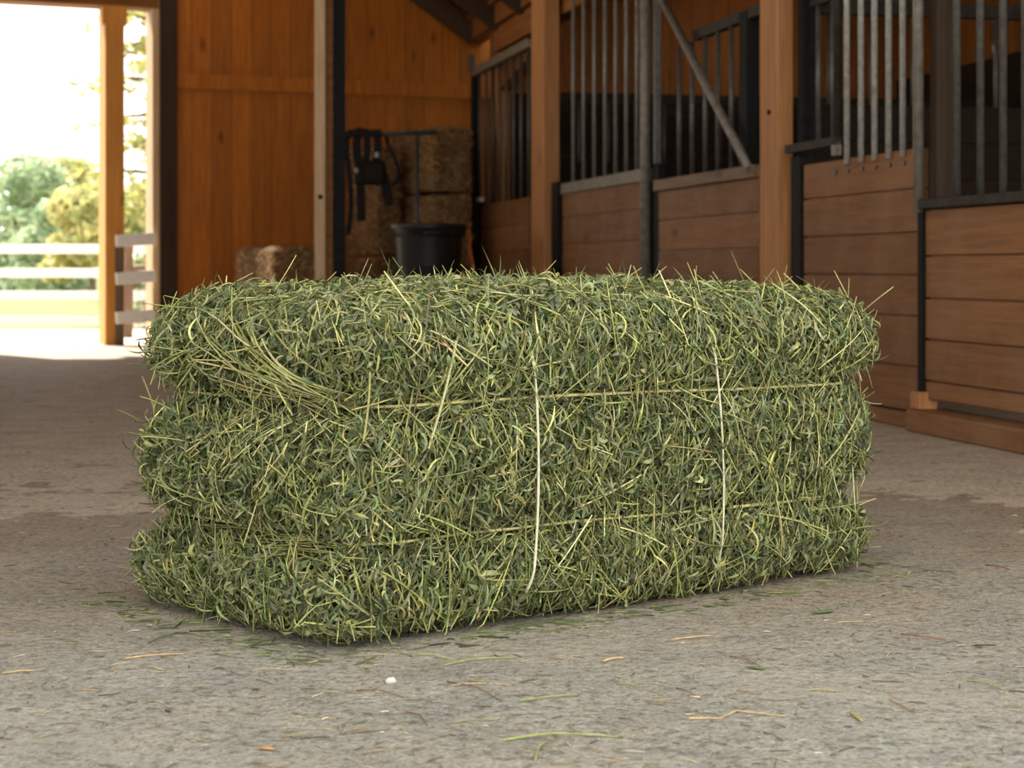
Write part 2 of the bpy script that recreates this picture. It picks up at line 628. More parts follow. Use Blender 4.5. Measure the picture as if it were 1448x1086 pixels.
def hero(p0, p1, w, col, off=.01, bend=.0, face=None):
    """one stem from a face position to another: (u along, z, off the surface) on 'front' or 'left', (u, y) on 'top'"""
    n = 9
    s = np.linspace(0, 1, n)
    a = np.array(p0)[None] * (1 - s)[:, None] + np.array(p1)[None] * s[:, None]
    if face == 'left':
        q = np.stack([np.zeros(n), a[:, 0], a[:, 1]], 1)
    elif face == 'top':
        q = np.stack([a[:, 0], a[:, 1], np.full(n, HB)], 1)
    else:
        q = np.stack([a[:, 0], np.zeros(n), a[:, 1]], 1)
    p, nrm = B.shape(q)
    o = np.full(n, off) if np.isscalar(off) else np.interp(s, np.linspace(0, 1, len(off)), off)
    # straight chord, never under the surface
    chord = p[0][None] * (1 - s)[:, None] + p[-1][None] * s[:, None]
    depth = ((chord - p) * nrm).sum(1)
    c = np.where((depth > 0)[:, None], chord, p) + nrm * o[:, None]
    c += np.cross(nrm, p[-1] - p[0]) * (bend * np.sin(np.pi * s))[:, None]
    t = unit(np.gradient(c, axis=0))
    wv = unit(np.cross(nrm, t))
    half = w * .5
    V = np.stack([c - wv * half, c + nrm * half * 1.1, c + wv * half], 1)
    idx = np.arange(n * 3).reshape(n, 3)
    fs = [np.stack([idx[:-1, j], idx[:-1, (j + 1) % 3], idx[1:, (j + 1) % 3], idx[1:, j]], -1) for j in range(3)]
    return V.reshape(-1, 3), np.concatenate(fs), np.tile(np.array(col)[None], (n * 3, 1))


YEL, OLI, PAL = (.52, .50, .19), (.36, .39, .13), (.68, .64, .36)
# the fan of stems that spreads from the upper crease of the short end
for i in range(34):
    y0 = rng.uniform(.0, .10)
    y1 = y0 + rng.uniform(.10, .36)
    z0 = .345 + rng.normal(0, .010)
    z1 = z0 + (y1 - y0) * rng.uniform(-.02, .52)
    parts.append(hero((y0, z0), (min(y1, WB - .03), z1), rng.uniform(.0022, .0040), pick([YEL + (3,), OLI + (3,), PAL + (1,)], 1)[0], [.006, .014, .020, .012], rng.normal(0, .03), 'left'))
for i in range(20):
    y0 = rng.uniform(.0, .1)
    y1 = y0 + rng.uniform(.12, .34)
    z0 = .145 + rng.normal(0, .008)
    parts.append(hero((y0, z0), (min(y1, WB - .03), z0 + rng.normal(.0, .02)), rng.uniform(.002, .0034), pick([OLI + (3,), YEL + (1.5,), (.25, .28, .1, 2)], 1)[0], [.004, .012, .012, .006], rng.normal(0, .03), 'left'))
for i in range(16):
    y0 = rng.uniform(.05, .3)
    parts.append(hero((y0, .335 + rng.normal(0, .006)), (y0 + rng.uniform(.06, .15), .335 - rng.uniform(.06, .12)), rng.uniform(.002, .0034), pick([PAL + (1,), YEL + (2,), (.4, .42, .25, 2)], 1)[0], .009, rng.normal(0, .04), 'left'))
# bundles of straight stems leaning into the creases of the long side
for i in range(120):
    u0 = rng.uniform(.04, LB - .05)
    zc = .345 if rng.random() < .5 else .145
    up = 1 if rng.random() < .55 else -1
    z1 = zc + up * rng.uniform(.05, .12)
    parts.append(hero((u0, zc + up * .008), (u0 + rng.normal(.02, .04) * 1.2, max(.02, min(z1, HB - .03))), rng.uniform(.002, .0036), pick([YEL + (2,), OLI + (3,), PAL + (1.2,)], 1)[0], [.004, .008, .004], rng.normal(0, .05)))
# the long pale stems one can pick out
parts.append(hero((.165, .44), (.125, .285), .0052, (.55, .55, .27), .014, .02))
parts.append(hero((.12, .455), (.24, .40), .0034, PAL, .012, .02))
parts.append(hero((.02, .40), (.02, .30), .0036, YEL, .010, .02))
parts.append(hero((.86, .130), (1.03, .085), .004, YEL, .012, .02))
parts.append(hero((.72, .32), (.83, .17), .0032, YEL, .010, -.03))
parts.append(hero((.05, .118), (.20, .02), .0042, OLI, .012, .02))
for i in range(26):
    u0, y0 = rng.uniform(.05, LB - .1), rng.uniform(.03, WB - .05)
    a = rng.uniform(-.6, .6)
    l = rng.uniform(.07, .2)
    parts.append(hero((u0, y0), (min(u0 + l * math.cos(a), LB - .02), float(np.clip(y0 + l * math.sin(a), .02, WB - .02))), rng.uniform(.002, .0034), pick([YEL + (2,), PAL + (1.5,), OLI + (2,)], 1)[0], .010, rng.normal(0, .05), 'top'))
def strays(n, corner, Lr, col, shape, curl):
    u = rng.random(n)
    z = rng.uniform(.03, HB, n)
    q = np.stack([np.full(n, LB if corner == 'far' else 0.0), (u * .35 if corner == 'far' else 1 - .45 * u) * WB, z], 1)
    p, nrm = B.shape(q)
    out = np.array([1.0, -.15, 0]) if corner == 'far' else np.array([-.75, .75, 0])
    tau = unit(out[None] + rng.normal(0, .45, (n, 3)))
    nn = unit(np.cross(tau, rng.normal(0, 1, (n, 3))))
    L = rng.uniform(*Lr, n)
    return ribbons(p + tau * L[:, None] * .36, tau, nn, L, rng.uniform(.0014, .0030, n), rng.normal(0, curl, n), rng.normal(0, .004, n), rng.normal(0, .1, n), rng.normal(0, 1, (n, 2)), pick(col, n, .2), 8, shape)


for c_ in ('far', 'near'):
    parts.append(strays(13, c_, (.06, .13), STEMS, 'stem', .6))
    parts.append(strays(170, c_, (.03, .07), GREEN, 'blade', 2.2))
    parts.append(strays(90, c_, (.02, .04), GREEN, 'leaf', 1.5))
v, f, h = join(parts)
v[:, 2] = np.maximum(v[:, 2], .003)
mesh_np('stems', v, f, h, M['hay_stem'], hay, kind='stuff')


# twine
def twine(q, name, mat, r, off, lab, wob=.0):
    q = np.array(q)
    p, nrm = B.shape(q)
    o = off + rng.normal(0, .0012, len(q))
    p = p + nrm * o[:, None]
    if wob:
        e = np.clip(np.minimum(np.linspace(0, 8, len(q)), np.linspace(8, 0, len(q))), 0, 1)
        p[:, 1] = (p[:, 1].min() + .004) * e + (p[:, 1] + .012) * (1 - e)
        p[:, 0] = np.polyval(np.polyfit(p[:, 2], p[:, 0], 3), p[:, 2])
    p[:, 2] = np.maximum(p[:, 2], .004)
    m = MB()
    rr = [r * (1 + random.uniform(-.18, .18)) for _ in p]
    m.tube([tuple(x) for x in p], rr, 7)
    o = m.build(name, mat, hay, label=lab)
    return o


def ring(zc, sag):
    q = []
    for u in np.linspace(.035, LB - .03, 50):
        q.append((u, 0, zc + sag * math.sin(u * 5)))
    for y in np.linspace(.02, WB - .02, 18):
        q.append((LB, y, zc))
    for u in np.linspace(LB - .03, .03, 30):
        q.append((u, WB, zc))
    for y in np.linspace(WB - .02, .02, 24):
        q.append((0, y, zc))
    q.append((.035, 0, zc))
    return q


twine(ring(.345, .003), 'twine', M['twine_straw'], .0026, .0095, 'straw coloured twine sunk in the upper crease')
twine(ring(.145, .003), 'twine', M['twine_straw'], .0024, .0080, 'straw coloured twine sunk in the lower crease')


def strap(u0, u1, r, z1, z0):
    q = []
    zs = np.linspace(z1, z0, 46)
    for i, z in enumerate(zs):
        s = i / (len(zs) - 1)
        q.append((u0 + (u1 - u0) * s + .010 * math.sin(s * math.pi) * 1.6, 0, z))
    return q


def u_front(px, py_guess_ratio=0.5):
    """distance along the long side for a pixel column on its face"""
    k = (px - 724) / F
    # FR + ax*u : x = k*y
    return (k * FR.y - FR.x) / (ax.x - k * ax.y)


twine(strap(u_front(721), u_front(735), .0030, .445, .030), 'twine', M['twine_white'], .0021, .010, 'pale twine standing upright near the middle of the long side', 1)
twine(strap(u_front(992), u_front(1006), .0028, .455, .040), 'twine', M['twine_white'], .0018, .010, 'pale twine standing upright toward the far end', 1)

# ================================================================== FLOOR AND LITTER
# the floor ends along the slanting end wall
EY = lambda x: 14.42 + .4 * x
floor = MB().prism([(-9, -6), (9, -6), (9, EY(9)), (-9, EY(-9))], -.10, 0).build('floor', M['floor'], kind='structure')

LIT = [(.30, .20, .10, 3), (.42, .33, .17, 2.5), (.16, .10, .06, 3), (.17, .20, .08, 1.6), (.52, .45, .28, 1.2), (.12, .14, .06, 1.2), (.60, .56, .48, .5)]


def litter(n, cond, Lr, Wr, cols):
    pts = []
    while len(pts) < n:
        y = rng.uniform(1.7, 11)
        x = rng.uniform(-.30, .30) * y * 1.1
        if cond(x, y) and not inbale(x, y, .012) and x < 1.45 - .219 * (y - 5.564):
            pts.append((x, y, .0015))
    p = np.array(pts)
    nrm = np.tile([0, 0, 1.0], (n, 1))
    a = np.where(rng.random(n) < .6, rng.normal(0, .5, n), rng.uniform(-3.1, 3.1, n))
    tau = np.stack([np.cos(a), np.sin(a), np.zeros(n)], 1)
    L = rng.uniform(*Lr, n) * rng.choice([.5, 1, 1.5], n)
    return ribbons(p, tau, nrm, L, rng.uniform(*Wr, n), rng.normal(0, .28, n), np.abs(rng.normal(0, .0004, n)), rng.normal(0, .01, n),
                   np.stack([rng.normal(0, .4, n), rng.normal(0, .6, n)], 1), pick(cols, n, .3), 5, 'stem', zmin=.0005)


def inbale(x, y, g=0.0):
    d = Vector((x, y, 0)) - FR
    yy = d.dot(ay)
    u = d.dot(ax) - SK * yy
    return -g < u < LB + g and -g < yy < WB + g


parts = [litter(2200, lambda x, y: not inbale(x, y) and y < 5.5 and rng.random() < 1.9 / y, (.006, .024), (.0006, .0017), LIT),
         litter(500, lambda x, y: not inbale(x, y), (.010, .035), (.0010, .0024), LIT),
         litter(420, lambda x, y: inbale(x, y, .09) and not inbale(x, y, -.01), (.012, .045), (.001, .0028), [(.17, .22, .08, 3), (.11, .15, .06, 3), (.34, .36, .13, 1)])]
v, f, h = join(parts)
tag(mesh_np('hay_litter', v, f, h, M['straw']), 'fine bits of chaff and hay scattered over the barn floor', 'hay litter', kind='stuff')

TAN, BRN, RED, GRN, DGR, OLV = (.60, .42, .20), (.17, .10, .055), (.24, .10, .05), (.30, .34, .12), (.10, .15, .06), (.28, .26, .11)


def straw(name, label, cat, pix, w, col, group='loose straws on the floor', shape='stem', bend=.0):
    pts = [G(*p) for p in pix]
    w *= .62 if shape == 'stem' else .9
    c = sum(pts, Vector()) / len(pts)
    n = 8
    tot = len(pts) - 1
    ctr = []
    for i in range(n * tot + 1):
        k = min(i // n, tot - 1)
        s = i / n - k
        ctr.append(pts[k].lerp(pts[k + 1], s) - c)
    L = (pts[-1] - pts[0]).length
    side = Vector((0, 0, 1)).cross(pts[-1] - pts[0])
    ctr = [p + side * bend * math.sin(math.pi * i / (len(ctr) - 1)) + Vector((0, 0, w * .55 + .002 * math.sin(math.pi * i / (len(ctr) - 1)))) for i, p in enumerate(ctr)]
    m = MB()
    if shape == 'leaf':
        m.tube(ctr, [w * .5 * (.12 + math.sin(math.pi * min(1, (i + .3) / len(ctr))) ** .8) for i in range(len(ctr))], 8)
        for p in range(len(m.v)):
            m.v[p].z = max(.001, m.v[p].z * .45)
    else:
        m.tube(ctr, [w * .5 * (1 - .35 * i / len(ctr)) for i in range(len(ctr))], 6)
    o = m.build(name, MC(col))
    o.location = c
    return tag(o, label, cat, group)


_mc = {}


def MC(col):
    if col not in _mc:
        _mc[col] = plain('dry_stalk', col, .6, 0, .3, 90, .2, .3)
    return _mc[col]


SG = 'loose straws on the floor'
straw('straw', 'longer tan straw lying flat left of the bale\'s front corner', 'straw', [(176, 933), (259, 926)], .0042, TAN)
straw('straw', 'short tan straw on the floor at the photo\'s left edge', 'straw', [(3, 954), (51, 950)], .004, TAN)
straw('hay_sprig', 'small green sprig on the floor touching the bale\'s left bottom edge', 'hay sprig', [(210, 910), (232, 903), (260, 896)], .0040, DGR, 'green sprigs on the floor')
straw('hay_sprig', 'thin green curved sprig just in front of the bale\'s rounded left corner', 'hay sprig', [(304, 925), (322, 931), (345, 932)], .0030, DGR, 'green sprigs on the floor')
straw('straw', 'thin brown straw below the bale\'s front corner, left of the white chip', 'straw', [(504, 977), (540, 980), (570, 987)], .0032, BRN)
straw('straw', 'long dark brown straw slanting on the floor right of the white chip', 'straw', [(632, 965), (672, 976), (710, 993)], .0036, BRN, bend=.02)
straw('straw', 'short dull green straw against the bale\'s bottom edge near its front corner', 'straw', [(588, 926), (612, 929), (641, 934)], .0036, GRN)
straw('straw', 'pale green straw in front of the long side, below the upright twine', 'straw', [(629, 942), (670, 936), (730, 931)], .0042, GRN, bend=.03)
straw('straw', 'thin olive straw near the bottom of the photo, left of centre', 'straw', [(642, 1023), (706, 1019)], .0030, OLV)
straw('twig', 'small bent dark twig on the floor in the lower middle', 'twig', [(575, 1008), (594, 1014), (604, 1027)], .0032, BRN, 'twigs on the floor')
straw('dry_leaf', 'small orange brown dry leaf near the bottom edge of the photo', 'leaf', [(364, 1060), (388, 1062)], .0085, (.42, .24, .10), 'dry leaves on the floor', 'leaf')
straw('straw', 'tan straw with a split end in front of the bale\'s long side', 'straw', [(950, 906), (978, 904), (1006, 900)], .0040, TAN)
straw('straw', 'short thick pale straw piece in front of the middle of the long side', 'straw', [(853, 937), (882, 932)], .0056, TAN)
straw('twig', 'thin dark twig beside a green leaf right of the bale\'s middle', 'twig', [(1032, 929), (1052, 934), (1076, 943)], .0026, BRN, 'twigs on the floor')
straw('hay_leaf', 'dark green leaf at the end of a thin dark twig', 'leaf', [(1054, 945), (1082, 948)], .0080, DGR, 'green leaves on the floor', 'leaf')
straw('straw', 'olive brown straw slanting on the floor below the middle of the bale', 'straw', [(873, 968), (905, 974), (938, 984)], .0036, OLV)
straw('straw', 'short brown straw slanting below the tan straw with a split end', 'straw', [(956, 974), (986, 986)], .0030, BRN)
straw('straw', 'pale green straw lying level right of the long dark brown straw', 'straw', [(734, 993), (775, 989), (818, 984)], .0040, GRN)
straw('straw', 'longest green straw on the floor, at the bottom centre', 'straw', [(711, 1049), (780, 1042), (874, 1044)], .0050, GRN, bend=.02)
straw('hay_sprig', 'short bright green sprig below the longest green straw', 'hay sprig', [(757, 1077), (762, 1060), (774, 1050)], .0046, GRN, 'green sprigs on the floor')
straw('straw', 'crooked pale straw with a kink in the lower right', 'straw', [(974, 1017), (1018, 1019), (1042, 1008), (1110, 1014)], .0034, TAN)
straw('straw', 'olive brown straw on the floor near the photo\'s right edge', 'straw', [(1368, 964), (1392, 968), (1420, 977)], .0042, OLV)
straw('straw', 'thin red brown straw on the floor right of the bale\'s far bottom corner', 'straw', [(1274, 897), (1304, 903), (1337, 906)], .0034, RED)
straw('straw', 'small red brown straw on the floor between the bale and the right wall panel', 'straw', [(1394, 800), (1428, 806)], .0046, RED)
straw('hay_leaf', 'green leafy scrap on the floor near the bale\'s far half', 'leaf', [(1148, 869), (1178, 866)], .0100, DGR, 'green leaves on the floor', 'leaf')
straw('straw', 'short brown straw in the lower right below the crooked pale straw', 'straw', [(1080, 1037), (1106, 1048)], .0030, BRN)
straw('hay_leaf', 'small yellow green leaf scrap lying alone in the lower right', 'leaf', [(1202, 1008), (1220, 1022)], .0070, (.34, .27, .10), 'green leaves on the floor', 'leaf')
ch = MB()
ch.tube([(-.0065, 0, .002), (-.003, 0, .0035), (.003, .001, .004), (.0065, 0, .002)], [.003, .0048, .005, .002], 7)
ch = ch.build('stone_chip', M['stone'])
ch.location = G(553, 967)
tag(ch, 'white stone chip lying alone on the floor in front of the bale', 'stone chip')

# ================================================================== STALL FRONT (right side of the aisle)
D = Vector((-.219, 1, 0)).normalized()          # along the aisle, away from the camera
P0 = Vector((1.549, 5.564, 0))
RZS = math.atan2(-D.y, -D.x)                     # local +x toward the camera, +y into the stall


def T(px, y=-.018):
    k = (px - 724) / F
    px_, py_ = P0.x + D.y * y, P0.y - D.x * y
    return (px_ - py_ * k) / (k + .219)


def U(px, y=-.018):
    return -T(px, y) * math.sqrt(1 + .219 ** 2)


def Z(px, py):
    return H + (HOR - py) * (P0.y + T(px)) / F


def S(u, y=0, z=0):
    return P0 - D * u + Vector((D.y, -D.x, 0)) * y + Vector((0, 0, z))


def stall_thing(name, label, cat, px, group=None):
    u = U(px)
    return thing(name, label, cat, S(u), RZS, group), u


def planks(x0, x1, z0, z1, n, y0=-.018, y1=.022, lines=None):
    m = MB()
    zs = lines or [z0 + (z1 - z0) * i / n for i in range(n + 1)]
    for a, b in zip(zs[:-1], zs[1:]):
        m.box(x0, x1, y0 + random.uniform(0, .003), y1, a + .003, b - .003)
    m.box(x0 + .01, x1 - .01, y0 + .012, y1 - .004, zs[0], zs[-1], .0)
    return m


BARG = None


def bars(t, xs, z0, z1, r, mat, y=0.0):
    for x in xs:
        MB().tube([(x, y, z0), (x, y, z1)], r, 10).build('bar', mat, t)


TOPZ = 2.30
# -- timber posts
def post(name, label, pxa, pxb, out, height, group):
    u = U(pxb, -out)
    t = thing(name, label, 'post', S(u), RZS, group)
    wd = u - U(pxa, -out)
    MB().box(-wd, 0, -out, .005, 0, height, .55).build('timber', M['post_wood'], t, .006)
    return t, wd


pa, wda = post('stall_post', 'thick weathered timber post between the tall planked door and the diagonal rod', 1074, 1099, .065, 2.40, 'timber posts of the stall front')
bolt = MB().tube([(-wda * .4, -.066, 1.19), (-wda * .4, -.075, 1.19)], .010, 10).build('bolt', M['black_steel'], pa)
pb, wdb = post('stall_post', 'far timber post of the stall front, between the short grille and the barred door', 751, 769, .095, 2.40, 'timber posts of the stall front')

# -- short grille at the far end of the stall row (pixels 668-748)
t, u0 = stall_thing('stall_barrier', 'far low stall panel of planks with a short grille and grey top rail', 'stall panel', 748)
xL, xR = U(668) - u0, -.0
zp = Z(715, 284)
planks(U(681) - u0, xR, .05, zp, 6, lines=[.05, Z(715, 430), Z(715, 392), Z(715, 355), Z(715, 320), zp]).build('planks', M['door_wood'], t)
MB().box(xL + .05, xR, -.035, .025, 2.00, 2.06, .5).build('top_rail', M['rail_steel'], t, .004)
bars(t, [xL + .20 + (xR - xL - .28) * i / 7 for i in range(8)], zp - .01, 2.01, .012, M['bar_dark'])
MB().box(xL - .005, xL + .09, -.03, .03, 0, 2.05, .5).build('end_post', M['black_steel'], t, .004)
MB().box(xL + .03, xL + .10, -.06, -.02, 2.05, 2.16, .5).build('end_cap', M['bar_dark'], t, .003)
MB().box(xL + .30, xL + .44, -.05, -.015, zp + .02, zp + .055, .5).build('latch', M['chrome'], t, .004)
MB().box(xL + .12, xL + .24, -.03, .03, 0, zp + .02, .5).build('door_channel', M['black_steel'], t, .004)

# -- barred sliding door (795-910)
t, u0 = stall_thing('stall_door', 'far barred sliding stall door with grey steel mid rail', 'stall door', 911)
xL = U(795) - u0
zp = 1.0
planks(xL, -.03, .05, zp, 6, lines=[.05, .20, .37, .54, .70, .86, zp]).build('planks', M['door_wood'], t)
MB().box(xL, 0, -.03, .03, zp, zp + .065, .5).build('mid_rail', M['rail_steel'], t, .004)
MB().box(xL, 0, -.03, .03, 2.38, 2.46, .5).build('top_rail', M['rail_steel'], t, .004)
bars(t, [U(x) - u0 for x in (806.5, 821, 836, 851, 866, 881, 896)], zp + .06, 2.39, .0105, M['bar_mid'])
MB().box(max(U(784), U(769, -.095) + .008) - u0, U(795) - u0, -.05, .03, 0, Z(790, 258), .5).build('door_channel', M['black_steel'], t, .004)
MB().box(U(907) - u0, 0, -.025, .025, 0, zp, .5).build('door_stile', M['black_steel'], t, .004)

# steel upright between door and open panel (912-928)
t, u0 = stall_thing('steel_upright', 'tall pale steel tube beside the far barred door', 'steel upright', 920)
xx = 0.0
MB().tube([(-.055, -.03, 0), (-.055, -.03, 2.9)], .028, 12).build('tube', M['rail_steel'], t)
MB().box(-.02, .09, -.005, .035, 0, 1.08, .5).build('channel', M['black_steel'], t, .004)
MB().box(.035, .06, -.015, .02, 1.08, 2.9, .5).build('flat_bar', M['bar_dark'], t, .003)

# -- open panel with diagonal rod (930-1072)
t, u0 = stall_thing('stall_barrier', 'planked half panel with wooden cap below a low grille and a diagonal rod', 'stall panel', 1073)
xL = U(931) - u0
zp = Z(1000, 258)
planks(xL, -.01, .05, zp - .01, 6, lines=[.05, Z(1000, 425), Z(1000, 394), Z(1000, 352), Z(1000, 306), zp - .01]).build('planks', M['door_wood'], t)
MB().box(xL - .01, 0, -.045, .04, zp - .01, zp + .045, .5).build('cap_rail', M['worn_rail'], t, .005)
ztr = 1.63
bars(t, [U(x) - u0 for x in (953, 971, 989.5, 1007, 1026)], zp + .04, ztr, .012, M['bar_dark'], .01)
MB().box(U(1042) - u0, U(1053) - u0, -.01, .05, zp + .04, ztr + .04, .5).build('grille_post', M['black_steel'], t, .004)
MB().box(U(975) - u0, 0, -.005, .035, ztr, ztr + .05, .5).build('top_rail', M['rust_rail'], t, .004)
d0, d1 = U(944), U(1068)
MB().tube([(d0 - u0, -.06, Z(944, -8)), (d1 - u0, -.045, Z(1068, 240))], .020, 12).build('diagonal_rod', M['rail_steel'], t)

# -- tall planked door (1136-1300)
t, u0 = stall_thing('stall_door', 'nearest planked stall door with six bright round bars', 'stall door', 1300)
xL = U(1136) - u0
zp = Z(1300, 208)
planks(xL, -.012, .06, zp, 7, lines=[.06, Z(1220, 510), Z(1220, 443), Z(1220, 388.5), Z(1220, 332), Z(1220, 274), zp]).build('planks', M['door_wood'], t, .003)
bars(t, [U(x, -.03) - u0 for x in (1196, 1216, 1235, 1255, 1275, 1294)], zp - .025, 2.6, .0115, M['bar_steel'], -.026)
for x in (1178, 1196, 1216, 1235, 1255, 1275):
    xb = U(x, -.03) - u0
    MB().tube([(xb, -.017, zp - .048), (xb, -.026, zp - .048)], .0085, 10).build('bolt', M['bar_dark'], t)
bars(t, [U(1178) - u0], zp - .05, 2.6, .016, M['rust_rail'], .0)
MB().box(xL - .05, 0, -.04, .02, 2.6, 2.68, .5).build('top_rail', M['rail_steel'], t, .004)

t, u0 = stall_thing('stall_side_grille', 'narrow black framed grille strip beside the thick timber post', 'stall grille', 1136)
xL = U(1118, -.03) - u0
MB().box(xL, -.005, -.03, .03, 0, Z(1125, 222), .5).build('channel', M['black_steel'], t, .004)
xE = U(1180, -.055) - u0
MB().box(xL, xE, -.055, -.025, Z(1120, 218), Z(1120, 206), .5).build('bottom_bar', M['rust_rail'], t, .003)
MB().box(xE - .035, xE, -.055, -.025, Z(1180, 222), Z(1180, 200), .5).build('bar_end', M['rail_steel'], t, .003)
MB().box(xL, xE, .03, .06, Z(1120, 14), Z(1120, 3), .5).build('top_bar', M['rust_rail'], t, .003)
bars(t, [U(1136) - u0, U(1157) - u0], Z(1120, 212), Z(1120, 8), .0115, M['bar_dark'], .045)
MB().box(xL, xL + .05, .0, .06, Z(1125, 222), 2.6, .5).build('frame_post', M['black_steel'], t, .003)

# -- near panel (1308-1600)
t, u0 = stall_thing('stall_barrier', 'nearest planked stall panel with black rail and widely spaced dark bars', 'stall panel', 1308)
xR = U(1308) * -1 + 2.6
zr0, zr1 = Z(1380, 291), Z(1380, 276)
planks(0, xR, .13, zr0, 5, lines=[.11, Z(1380, 548), Z(1380, 486), Z(1380, 424.5), Z(1380, 361), zr0]).build('planks', M['door_wood'], t, .003)
MB().box(-.02, xR, -.045, .035, zr0, zr1, .5).build('mid_rail', M['rust_rail'], t, .005)
bars(t, [U(x) - u0 for x in (1346, 1379, 1411, 1442, 1478, 1520, 1570)] + [U(1570) - u0 + .16 * k for k in range(1, 14)], zr1 - .01, 2.6, .0125, M['bar_dark'])
MB().box(-.02, xR, -.03, .03, 2.6, 2.68, .5).build('top_rail', M['rail_steel'], t, .004)
MB().box(-.036, -.002, -.03, .03, .13, zr0, .5).build('stile', M['black_steel'], t, .004)
MB().tube([(-.012, -.035, zr0 - .01), (-.012, -.035, 2.6)], .017, 12).build('corner_tube', M['rail_steel'], t)
MB().box(-.005, .055, .0, .07, zr1, 2.6, .5).build('corner_post', M['jamb_dark'], t, .004)
MB().box(-.05, .02, -.05, .02, .076, .135, .6).build('foot_block', M['post_wood'], t, .005)
# sill under it
s0, s1 = U(1300), 2.6
MBs = MB()
sill = MBs.box(0, s1 - s0, -.05, .10, 0, .075, .35).build('sill_board', M['door_wood'], None, .008)
sill.location = S(s0, -.02)
sill.rotation_euler = (0, 0, RZS)
tag(sill, 'worn wooden sill board at floor level under the nearest stall panel', 'sill board')
s0, s1 = U(1136), U(1300) - .075
sl2 = MB().box(0, s1 - s0, -.02, .06, 0, .055, .2).build('sill_board', M['door_wood'], None, .006)
sl2.location = S(s0, 0)
sl2.rotation_euler = (0, 0, RZS)
tag(sl2, 'low wooden sill board at floor level under the door with six bright bars', 'sill board')

# -- inside the stalls
RS = Matrix.Rotation(RZS, 3, 'Z')


def stall_struct(name, m, mat):
    o = m.build(name, mat, None, kind='structure')
    o.location = P0
    o.rotation_euler = (0, 0, RZS)
    return o


DEP = 3.3
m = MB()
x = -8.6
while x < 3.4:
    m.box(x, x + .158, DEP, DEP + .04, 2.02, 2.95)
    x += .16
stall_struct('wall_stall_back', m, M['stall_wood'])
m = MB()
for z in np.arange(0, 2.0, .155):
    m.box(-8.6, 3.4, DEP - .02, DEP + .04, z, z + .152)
stall_struct('wall_stall_shade_boards', m, M['stall_shade_wood'])  # dark boards stand in for shade low in the stalls
m = MB()
y = -.05
while y < DEP:
    m.box(-8.6, 3.4, y, y + .157, 2.45 + .12 * y, 2.47 + .12 * y)
    y += .16
stall_struct('ceiling_stalls', m, M['beam_wood'])
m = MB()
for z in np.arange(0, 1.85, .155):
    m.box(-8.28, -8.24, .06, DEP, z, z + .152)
stall_struct('wall_stall_end', m, M['stall_shade_wood'])
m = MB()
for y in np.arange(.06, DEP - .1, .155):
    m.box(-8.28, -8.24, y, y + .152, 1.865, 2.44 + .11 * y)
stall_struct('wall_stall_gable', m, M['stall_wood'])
m = MB()
for xx in (-7.2, -6.0, -4.8, -3.6, -2.4, -1.2, 0.0, 1.2):
    m.beam((xx, .1, 2.41), (xx, DEP, 2.41 + .12 * DEP), .06, .10)
stall_struct('trim_1', m, M['dark_beam'])
# partitions between stalls: boards below, bars above
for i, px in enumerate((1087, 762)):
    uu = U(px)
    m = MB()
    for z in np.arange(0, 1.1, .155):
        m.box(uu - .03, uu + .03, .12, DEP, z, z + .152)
    stall_struct('wall_partition_%d' % (i + 1), m, M['stall_shade_wood'])
    t = thing('partition_grille', ['dark grille on the dividing wall inside the nearest stall', 'dark grille on the dividing wall inside the stall with the diagonal rod'][i], 'stall grille', S(uu, 0, 0), RZS)
    MB().box(-.025, .025, .12, DEP, 1.09, 1.14, .5).build('bottom_rail', M['rust_rail'], t)
    MB().box(-.025, .025, .12, DEP, 1.62, 1.68, .5).build('top_rail', M['rust_rail'], t)
    for k in range(16):
        MB().tube([(0, .25 + k * .19, 1.13), (0, .25 + k * .19, 1.63)], .012, 8).build('bar', M['bar_dark'], t)

# ================================================================== END WALL, OPENING, ROOF
E = Vector((1, .4, 0)).normalized()
E0 = Vector((-.30, 14.3, 0))
RZE = math.atan2(E.y, E.x)           # local x to the right along the wall, +y away from the barn


def UE(px):
    k = (px - 724) / F
    return (k * E0.y - E0.x) / (E.x - k * E.y)


def end_obj(o):
    o.location = E0
    o.rotation_euler = (0, 0, RZE)
    return o


def YE(px):
    return (E0 + E * UE(px)).y


uj = UE(219)
m = MB()
x = uj + .12
while x < 4.2:
    m.box(x, x + .146, random.uniform(-.004, .004), .05, 0, 5.2)
    x += .15
end_obj(m.build('wall_end', M['wall_wood'], kind='structure'))
# rail board across the wall
m = MB()
zr = H + (HOR - 118) * YE(345) / F
m.box(uj + .12, 4.0, -.035, .0, zr - .055, zr + .055, .75)
end_obj(m.build('trim_2', M['wall_wood'], kind='structure'))
# right jamb of the opening: deep pale reveal, inner board with its shade put into a dark colour
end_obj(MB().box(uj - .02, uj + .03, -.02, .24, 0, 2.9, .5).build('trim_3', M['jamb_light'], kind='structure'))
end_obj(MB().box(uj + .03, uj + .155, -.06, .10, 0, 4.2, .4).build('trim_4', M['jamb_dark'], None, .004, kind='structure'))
# header over the opening
zh = H + 372 * YE(140) / F
m = MB()
m.box(-6.5, uj + .02, -.03, .20, zh, zh + .20, .5)
end_obj(m.build('trim_5', M['beam_wood'], kind='structure'))
m = MB()
x = -6.5
while x < uj + .1:
    m.box(x, x + .146, .02, .06, zh + .2, 5.2)
    x += .15
end_obj(m.build('wall_gable', M['wall_wood'], kind='structure'))
# timber post standing in the opening
t = thing('entry_post', 'orange timber post standing in the bright barn opening', 'post', E0 + E * UE(160), RZE)
wp = UE(175) - UE(148)
MB().box(-wp / 2, wp / 2, -.076, .22, 0, zh - .002, .5).build('timber', M['entry_post'], t, .006)
MB().box(-wp / 2 - .02, wp / 2 + .02, -.080, .0, zh - .14, zh - .002, .6).build('head_block', M['entry_post'], t, .006)
